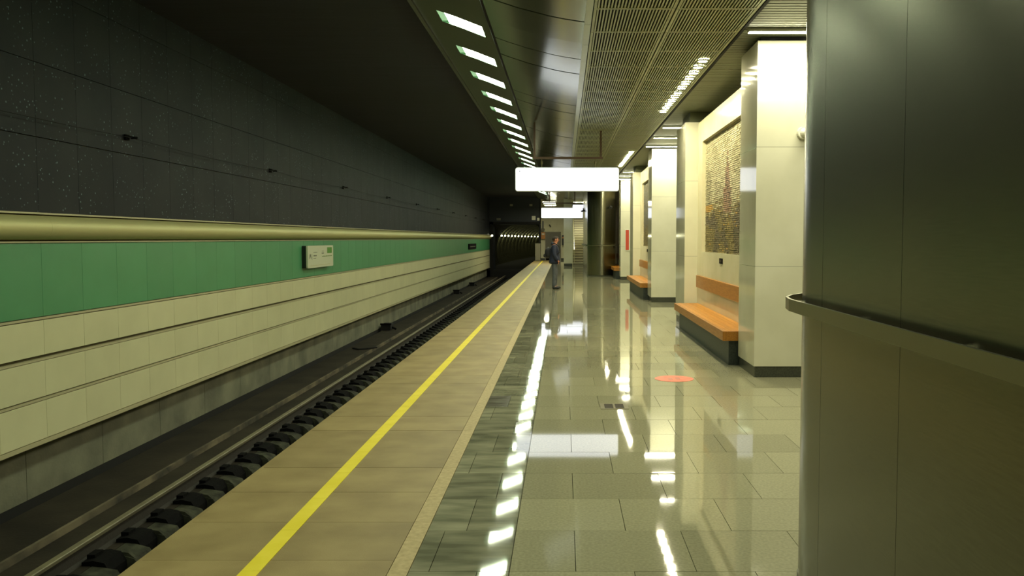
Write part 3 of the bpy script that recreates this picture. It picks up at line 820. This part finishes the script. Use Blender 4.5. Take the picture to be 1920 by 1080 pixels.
# ================================================================== FAR END
we = empty('wall_end', (0,0,0), kind='structure')
YP = YE
PL, PR, PT = -5.25, -1.85, 2.70
MB().box(-6.1, PL, YP, YP+1.8, -1.8, 4.8).box(PL, -1.75, YP, YP+1.8, PT, 4.8).box(PR, -1.75, YP, YP+1.8, -1.8, PT).build('portal_wall', M['navy_wall'], we)
MB().box(PL-0.25, PL, YP-0.12, YP, -1.6, PT+0.18).box(PL-0.25, PR+0.1, YP-0.12, YP, PT, PT+0.18).box(PR, PR+0.14, YP-0.12, YP, 1.3, PT).build('portal_frame', M['black'], we)
MB().box(-1.75, 6.2, YE+1.5, YE+1.7, -0.03, 4.8).box(-1.78, -1.75, YP, YE+1.7, -0.03, 4.8).build('stone_wall', M['end_wall'], we)
# side cabinet at platform end
cb2 = empty('equipment_cabinet', (-2.12, YE-0.50, 0), 'greenish grey equipment cabinet at the end of the platform by the tunnel', 'cabinet')
MB().rbox(0, 0.40, 0, 0.3, 0, 1.30, 0.01, axis='y').build('body', M['concrete'], cb2)
MB().box(0.02, 0.38, -0.012, 0, 0.05, 1.25).build('door', M['step_riser'], cb2)
for i, (x, z, wdt, hgt, mt, lb) in enumerate(((-2.38, 3.02, 0.28, 0.30, 'white_plastic', 'white square plate above the tunnel mouth, larger of the pair'),
                                   (-1.98, 2.98, 0.17, 0.20, 'white_plastic', 'small white plate beside the larger one above the tunnel mouth'),
                                   (-5.0, 3.0, 0.30, 0.16, 'door_grey', 'grey plate above the left corner of the tunnel mouth'),
                                   (-4.0, 4.05, 0.22, 0.16, 'step_riser', 'dim plate high on the end wall, left one'),
                                   (-2.55, 4.05, 0.22, 0.16, 'step_riser', 'dim plate high on the end wall, right one'))):
    p = empty('end_plate', (x, YP, z), lb, 'plate')
    MB().rbox(0, wdt, -0.05, 0, 0, hgt, 0.02, axis='y').build('face', M[mt], p)
    MB().rbox(0.02, wdt-0.02, -0.06, -0.05, 0.02, hgt-0.02, 0.015, axis='y').build('inset', M[mt], p)
sgl = empty('signal_lamp', (-5.32, YP-0.15, 1.86), 'small bright white signal lamp left of the tunnel mouth', 'lamp')
MB().tube((0,0,0),(0,-0.10,0),0.10,n=14).build('housing', M['black_plastic'], sgl)
MB().tube((0,-0.10,0),(0,-0.11,0),0.07,n=14).build('lens', M['tunnel_lamp'], sgl)
# tunnel beyond, curving to the right
RT = 500.0
def tx(s): return s*s/(2*RT)
tun = empty('tunnel', (0,0,0), kind='structure')
MB().box(-6.4, 3, YP, YP+63, -2.2, -0.7).build('tunnel_bed', M['black'], tun)
TC = (-3.62, 0.55); TR = 2.75
for i in range(62):
    s0 = i*1.0; mb = MB(); nseg = 28
    for rr_, (sa, sb) in ((TR, (s0+0.28, s0+1.0)), (TR-0.12, (s0, s0+0.28))):
        for j in range(nseg):
            t0, t1 = 2*math.pi*j/nseg, 2*math.pi*(j+1)/nseg
            q = []
            for (t, s_) in ((t0,sa),(t1,sa),(t1,sb),(t0,sb)):
                q.append((TC[0]+tx(s_)+rr_*math.cos(t), YP+1.8+s_, TC[1]+rr_*math.sin(t)))
            mb.quad(q)
            if rr_ < TR:
                for s_ in (sa, sb):
                    mb.quad([(TC[0]+tx(s_)+rr_*math.cos(t0), YP+1.8+s_, TC[1]+rr_*math.sin(t0)),(TC[0]+tx(s_)+rr_*math.cos(t1), YP+1.8+s_, TC[1]+rr_*math.sin(t1)),
                             (TC[0]+tx(s_)+TR*math.cos(t1), YP+1.8+s_, TC[1]+TR*math.sin(t1)),(TC[0]+tx(s_)+TR*math.cos(t0), YP+1.8+s_, TC[1]+TR*math.sin(t0))])
    mb.build('lining_ring', M['tunnel_ring'], tun)
MB().box(-8, 8, YP+63.9, YP+64.1, -3, 5).build('tunnel_darkness', M['black'], tun)
for i in range(14):
    s_ = 12.5 + i*3.3
    x = TC[0]+tx(s_)-TR*0.86+0.12; z = 1.90
    lm = empty('tunnel_lamp', (x, YP+1.8+s_, z), 'small bright lamp in the row on the curved tunnel wall, ' + (ORD[i] if i < 12 else ['thirteenth','fourteenth'][i-12]) + ' from the left', 'lamp', 'lamps in the running tunnel')
    MB().tube((0.03,0,0),(-0.13,0,0.02),0.03,n=8).build('arm', M['black_plastic'], lm)
    mb = MB().tube((0.05,-0.11,0),(0.05,0.11,0),0.075,n=10); mb.build('glass', M['tunnel_lamp'], lm)
    ld = bpy.data.lights.new('tunnel_glow', 'POINT'); ld.energy = 7; ld.color = (1, 0.98, 0.55); ld.shadow_soft_size = 0.08
    lo = bpy.data.objects.new('tunnel_glow', ld); C.objects.link(lo); lo.parent = lm; lo.location = (0.25, 0, 0.0)
# door
YW = YE+1.5
dr = empty('door_1', (-1.36, YW, 0), kind='structure')
MB().box(0, 1.09, -0.03, 0, 0.0, 2.10).build('door_leaf', M['door_grey'], dr)
MB().box(-0.06, 0, -0.05, 0, 0, 2.16).box(1.09, 1.15, -0.05, 0, 0, 2.16).box(-0.06, 1.15, -0.05, 0, 2.10, 2.16).build('door_frame', M['step_riser'], dr)
MB().tube((0.10,-0.03,1.0),(0.10,-0.09,1.0),0.012).tube((0.10,-0.085,1.0),(0.22,-0.085,1.0),0.012).build('door_handle', M['steel_bright'], dr)
ob = empty('call_box', (-1.72, YW-0.16, 1.62), 'orange call box on the end wall left of the door', 'box')
MB().rbox(0,0.30,-0.1,0.155,0,0.5,0.02,axis='y').build('body', M['orange'], ob)
MB().box(0.05,0.25,-0.11,-0.1,0.3,0.42).build('panel', M['white_plastic'], ob)
cl = empty('wall_speaker', (-1.58, YW, 2.35), 'grey loudspeaker and dark bracket high on the end wall', 'speaker')
MB().tube((0,-0.02,0),(0,-0.26,-0.03),0.09,0.14,n=14).build('horn', M['door_grey'], cl)
MB().box(-0.05,0.05,-0.06,0,0.05,0.62).build('bracket', M['black_plastic'], cl)
cl = empty('wall_camera', (-1.05, YW, 2.62), 'small dark camera on the end wall above the door', 'camera')
MB().tube((0,0,0),(0,-0.12,0),0.03,n=8).build('arm', M['black_plastic'], cl)
MB().tube((-0.03,-0.06,0.06),(0.05,-0.24,-0.08),0.05,n=10).build('housing', M['door_grey'], cl)
ph = empty('help_point', (-0.14, YW-0.21, 1.15), 'dark narrow help point on the end wall right of the door', 'box')
MB().rbox(0,0.16,-0.1,0.2,0,0.75,0.02,axis='y').build('body', M['black_plastic'], ph)
MB().box(0.03,0.13,-0.11,-0.1,0.5,0.62).build('panel', M['orange'], ph)
# white pillar before the stairs
p = empty('pillar', (0.0, 51.4, 0), 'slim white marble pillar left of the far stairs', 'pillar')
slab_box(p, 0, 0.52, 0, 0.52, [0.16, 1.4, 2.7, 3.98], 'marble', faces='flkr')
MB().box(0.01,0.51,0.01,0.51,0,0.16).build('plinth', M['plinth'], p)
# stairs
stp = empty('staircase', (0.56, 53.2, 0), 'far stone staircase with steel handrails rising away', 'stairs')
for i in range(24):
    MB().box(0, 1.7, i*0.30, i*0.30+0.32, 0 if i < 2 else (i-1)*0.16, (i+1)*0.16-0.03, 1).box(0, 1.7, i*0.30-0.02, i*0.30+0.32, (i+1)*0.16-0.03, (i+1)*0.16).build('step', [M['step'], M['step_riser']], stp)
for px in (0.08, 1.6):
    mb = MB().tube((px,0,0.95),(px,6.9,0.95+3.68),0.028,n=8).tube((px,0,0.55),(px,6.9,0.55+3.68),0.02,n=8)
    for j in range(8): mb.tube((px,j*0.95+0.1,j*0.507+0.1),(px,j*0.95+0.1,j*0.507+1.0),0.02,n=6)
    mb.build('handrail', M['steel_bright'], stp)
sw = MB().box(0.53, 0.56, 53.2, YW, 0, 4.0).build('wall_stair', M['end_wall']); tag(sw, kind='structure')
# baseboards at the end wall
o = MB().box(-1.75, 6.2, YW-0.03, YW, 0, 0.15).build('baseboard_end', M['plinth']); tag(o, kind='structure')

# ================================================================== PERSON
def skin(name, pts, edges, m, parent, sub=2, root=0):
    me = bpy.data.meshes.new(name); me.from_pydata([p[0] for p in pts], edges, [])
    o = put(name, me, parent); me.materials.append(m)
    md = o.modifiers.new('skin', 'SKIN'); md.use_smooth_shade = True
    lay = me.skin_vertices[0].data if me.skin_vertices else None
    for i, p in enumerate(pts):
        r_ = p[1] if isinstance(p[1], tuple) else (p[1], p[1])
        lay[i].radius = r_; lay[i].use_root = (i == root)
    sm_ = o.modifiers.new('sub', 'SUBSURF'); sm_.levels = sub; sm_.render_levels = sub
    return o
pe = empty('person', (-0.30, 28.3, 0), 'person in navy jacket and grey jeans standing in profile facing right, wearing a black backpack', 'person')
# facing +x; y is the left/right of the body
body = [((0,0,0.93),(.115,.10)), ((0,0,1.10),(.11,.10)), ((0.0,0,1.30),(.12,.10)), ((0.0,0,1.43),(.07,.08)), ((0.015,0,1.50),(.055,.055)), ((0.035,0,1.56),(.065,.075)), ((0.045,0,1.62),(.075,.095)), ((0.035,0,1.67),(.06,.08))]
ed = [(0,1),(1,2),(2,3),(3,4),(4,5),(5,6),(6,7)]
for sgn in (-1, 1):
    b0 = len(body)
    body += [((0,sgn*.17,1.39),.045),((-0.02,sgn*.225,1.13),.042),((0.09,sgn*.20,0.97),.030),((0.12,sgn*.185,0.92),(.034,.020))]
    ed += [(3,b0),(b0,b0+1),(b0+1,b0+2),(b0+2,b0+3)]
    for f in range(4):
        i0 = len(body); yy = sgn*(.185+(f-1.5)*.018); ln2 = (.030,.036,.034,.026)[f]
        body += [((.13,yy,0.885),.0085),((.135,yy,0.885-ln2),.008),((.12,yy,0.865-ln2*1.7),.007)]
        ed += [(b0+3,i0),(i0,i0+1),(i0+1,i0+2)]
    i0 = len(body); body += [((.15,sgn*.160,0.905),.010),((.16,sgn*.150,0.875),.009)]; ed += [(b0+3,i0),(i0,i0+1)]
    h0 = len(body)
    fx = 0.02*sgn
    body += [((0,sgn*.09,0.88),.085),((0.015+fx,sgn*.10,0.49),.055),((-0.01+fx,sgn*.105,0.10),.032),((0.12+fx,sgn*.115,0.045),(.022,.018))]
    ed += [(0,h0),(h0,h0+1),(h0+1,h0+2),(h0+2,h0+3)]
skin('body', body, ed, M['skin'], pe, sub=2)
jk = [((0.0,0,0.80),(.205,.215)), ((0.0,0,0.89),(.205,.215)), ((0,0,1.02),(.185,.175)), ((-0.0,0,1.18),(.175,.145)), ((0,0,1.34),(.18,.135)), ((0,0,1.455),(.10,.085))]
je = [(0,1),(1,2),(2,3),(3,4),(4,5)]
for sgn in (-1, 1):
    b0 = len(jk)
    jk += [((0.0,sgn*.20,1.385),.082),((-0.02,sgn*.25,1.12),.072),((0.115,sgn*.208,0.915),.062)]
    je += [(4,b0),(b0,b0+1),(b0+1,b0+2)]
skin('jacket', jk, je, M['jacket'], pe, sub=2)
skin('collar', [((-0.06,-0.05,1.47),.05),((-0.075,0.0,1.49),.055),((-0.06,0.05,1.47),.05),((0.03,0.07,1.46),.035),((0.03,-0.07,1.46),.035)], [(0,1),(1,2),(2,3),(0,4)], M['jacket'], pe, sub=1)
for sgn in (-1, 1):
    fx = 0.02*sgn
    pass
jn = [((0,0,0.90),(.11,.10))]; jne = []
for sgn in (-1, 1):
    fx = 0.02*sgn; b0 = len(jn)
    jn += [((0,sgn*.085,0.82),.092),((0.015+fx,sgn*.10,0.49),.074),((-0.01+fx,sgn*.105,0.055),.060)]
    jne += [(0,b0),(b0,b0+1),(b0+1,b0+2)]
skin('jeans', jn, jne, M['jeans'], pe, sub=2)
for sgn in (-1, 1):
    fx = 0.02*sgn
    skin('shoe', [((-0.06+fx,sgn*.11,0.045),(.05,.05)),((0.05+fx,sgn*.112,0.048),(.055,.05)),((0.18+fx,sgn*.12,0.036),(.05,.036))], [(0,1),(1,2)], M['shoe'], pe, sub=2)
def blob(name, c, sx, sy, sz, m, parent, cutf=None, rot=0):
    bm = bmesh.new(); bmesh.ops.create_uvsphere(bm, u_segments=20, v_segments=14, radius=1)
    for v in bm.verts: v.co = Vector((v.co.x*sx, v.co.y*sy, v.co.z*sz))
    if cutf: bmesh.ops.delete(bm, geom=[v for v in bm.verts if cutf(v.co)], context='VERTS')
    me = bpy.data.meshes.new(name); bm.to_mesh(me); bm.free(); me.materials.append(m)
    o = put(name, me, parent, c, smooth=True); o.rotation_euler = (0, rot, 0); return o
blob('hair', (0.035,0,1.625), .112, .088, .105, M['hair'], pe, cutf=lambda c: c.x > 0.052 and c.z < 0.045 or c.z < -0.055)
skin('nose', [((0.125,0,1.625),.008),((0.147,0,1.590),.015),((0.128,0,1.578),.012)], [(0,1),(1,2)], M['skin'], pe, sub=1)
skin('mouth', [((0.127,-0.02,1.555),.006),((0.133,0,1.555),.008),((0.127,0.02,1.555),.006)], [(0,1),(1,2)], M['red'], pe, sub=1)
for sgn in (-1, 1):
    blob('eye', (0.118, sgn*0.030, 1.615), .010, .014, .008, M['hair'], pe)
    blob('ear', (0.035, sgn*0.085, 1.605), .020, .010, .034, M['skin'], pe)
bp = empty('backpack', (-0.505, 28.3, 1.0), 'black backpack worn on the back of the standing person', 'backpack')
skin('pack_body', [((0.02,0,0.0),(.10,.13)),((0.0,0,0.18),(.11,.14)),((0.02,0,0.36),(.08,.12))], [(0,1),(1,2)], M['pack'], bp, sub=2)
skin('front_pocket', [((-0.08,0,0.02),(.05,.09)),((-0.085,0,0.16),(.045,.08))], [(0,1)], M['pack'], bp, sub=2)
for sgn in (-1, 1):
    skin('strap', [((0.08,sgn*.10,0.44),.018),((0.20,sgn*.12,0.50),.018),((0.36,sgn*.12,0.40),.018),((0.38,sgn*.13,0.20),.015),((0.10,sgn*.14,0.03),.012)], [(0,1),(1,2),(2,3),(3,4)], M['pack'], bp, sub=1)

print('objects', len(bpy.data.objects))
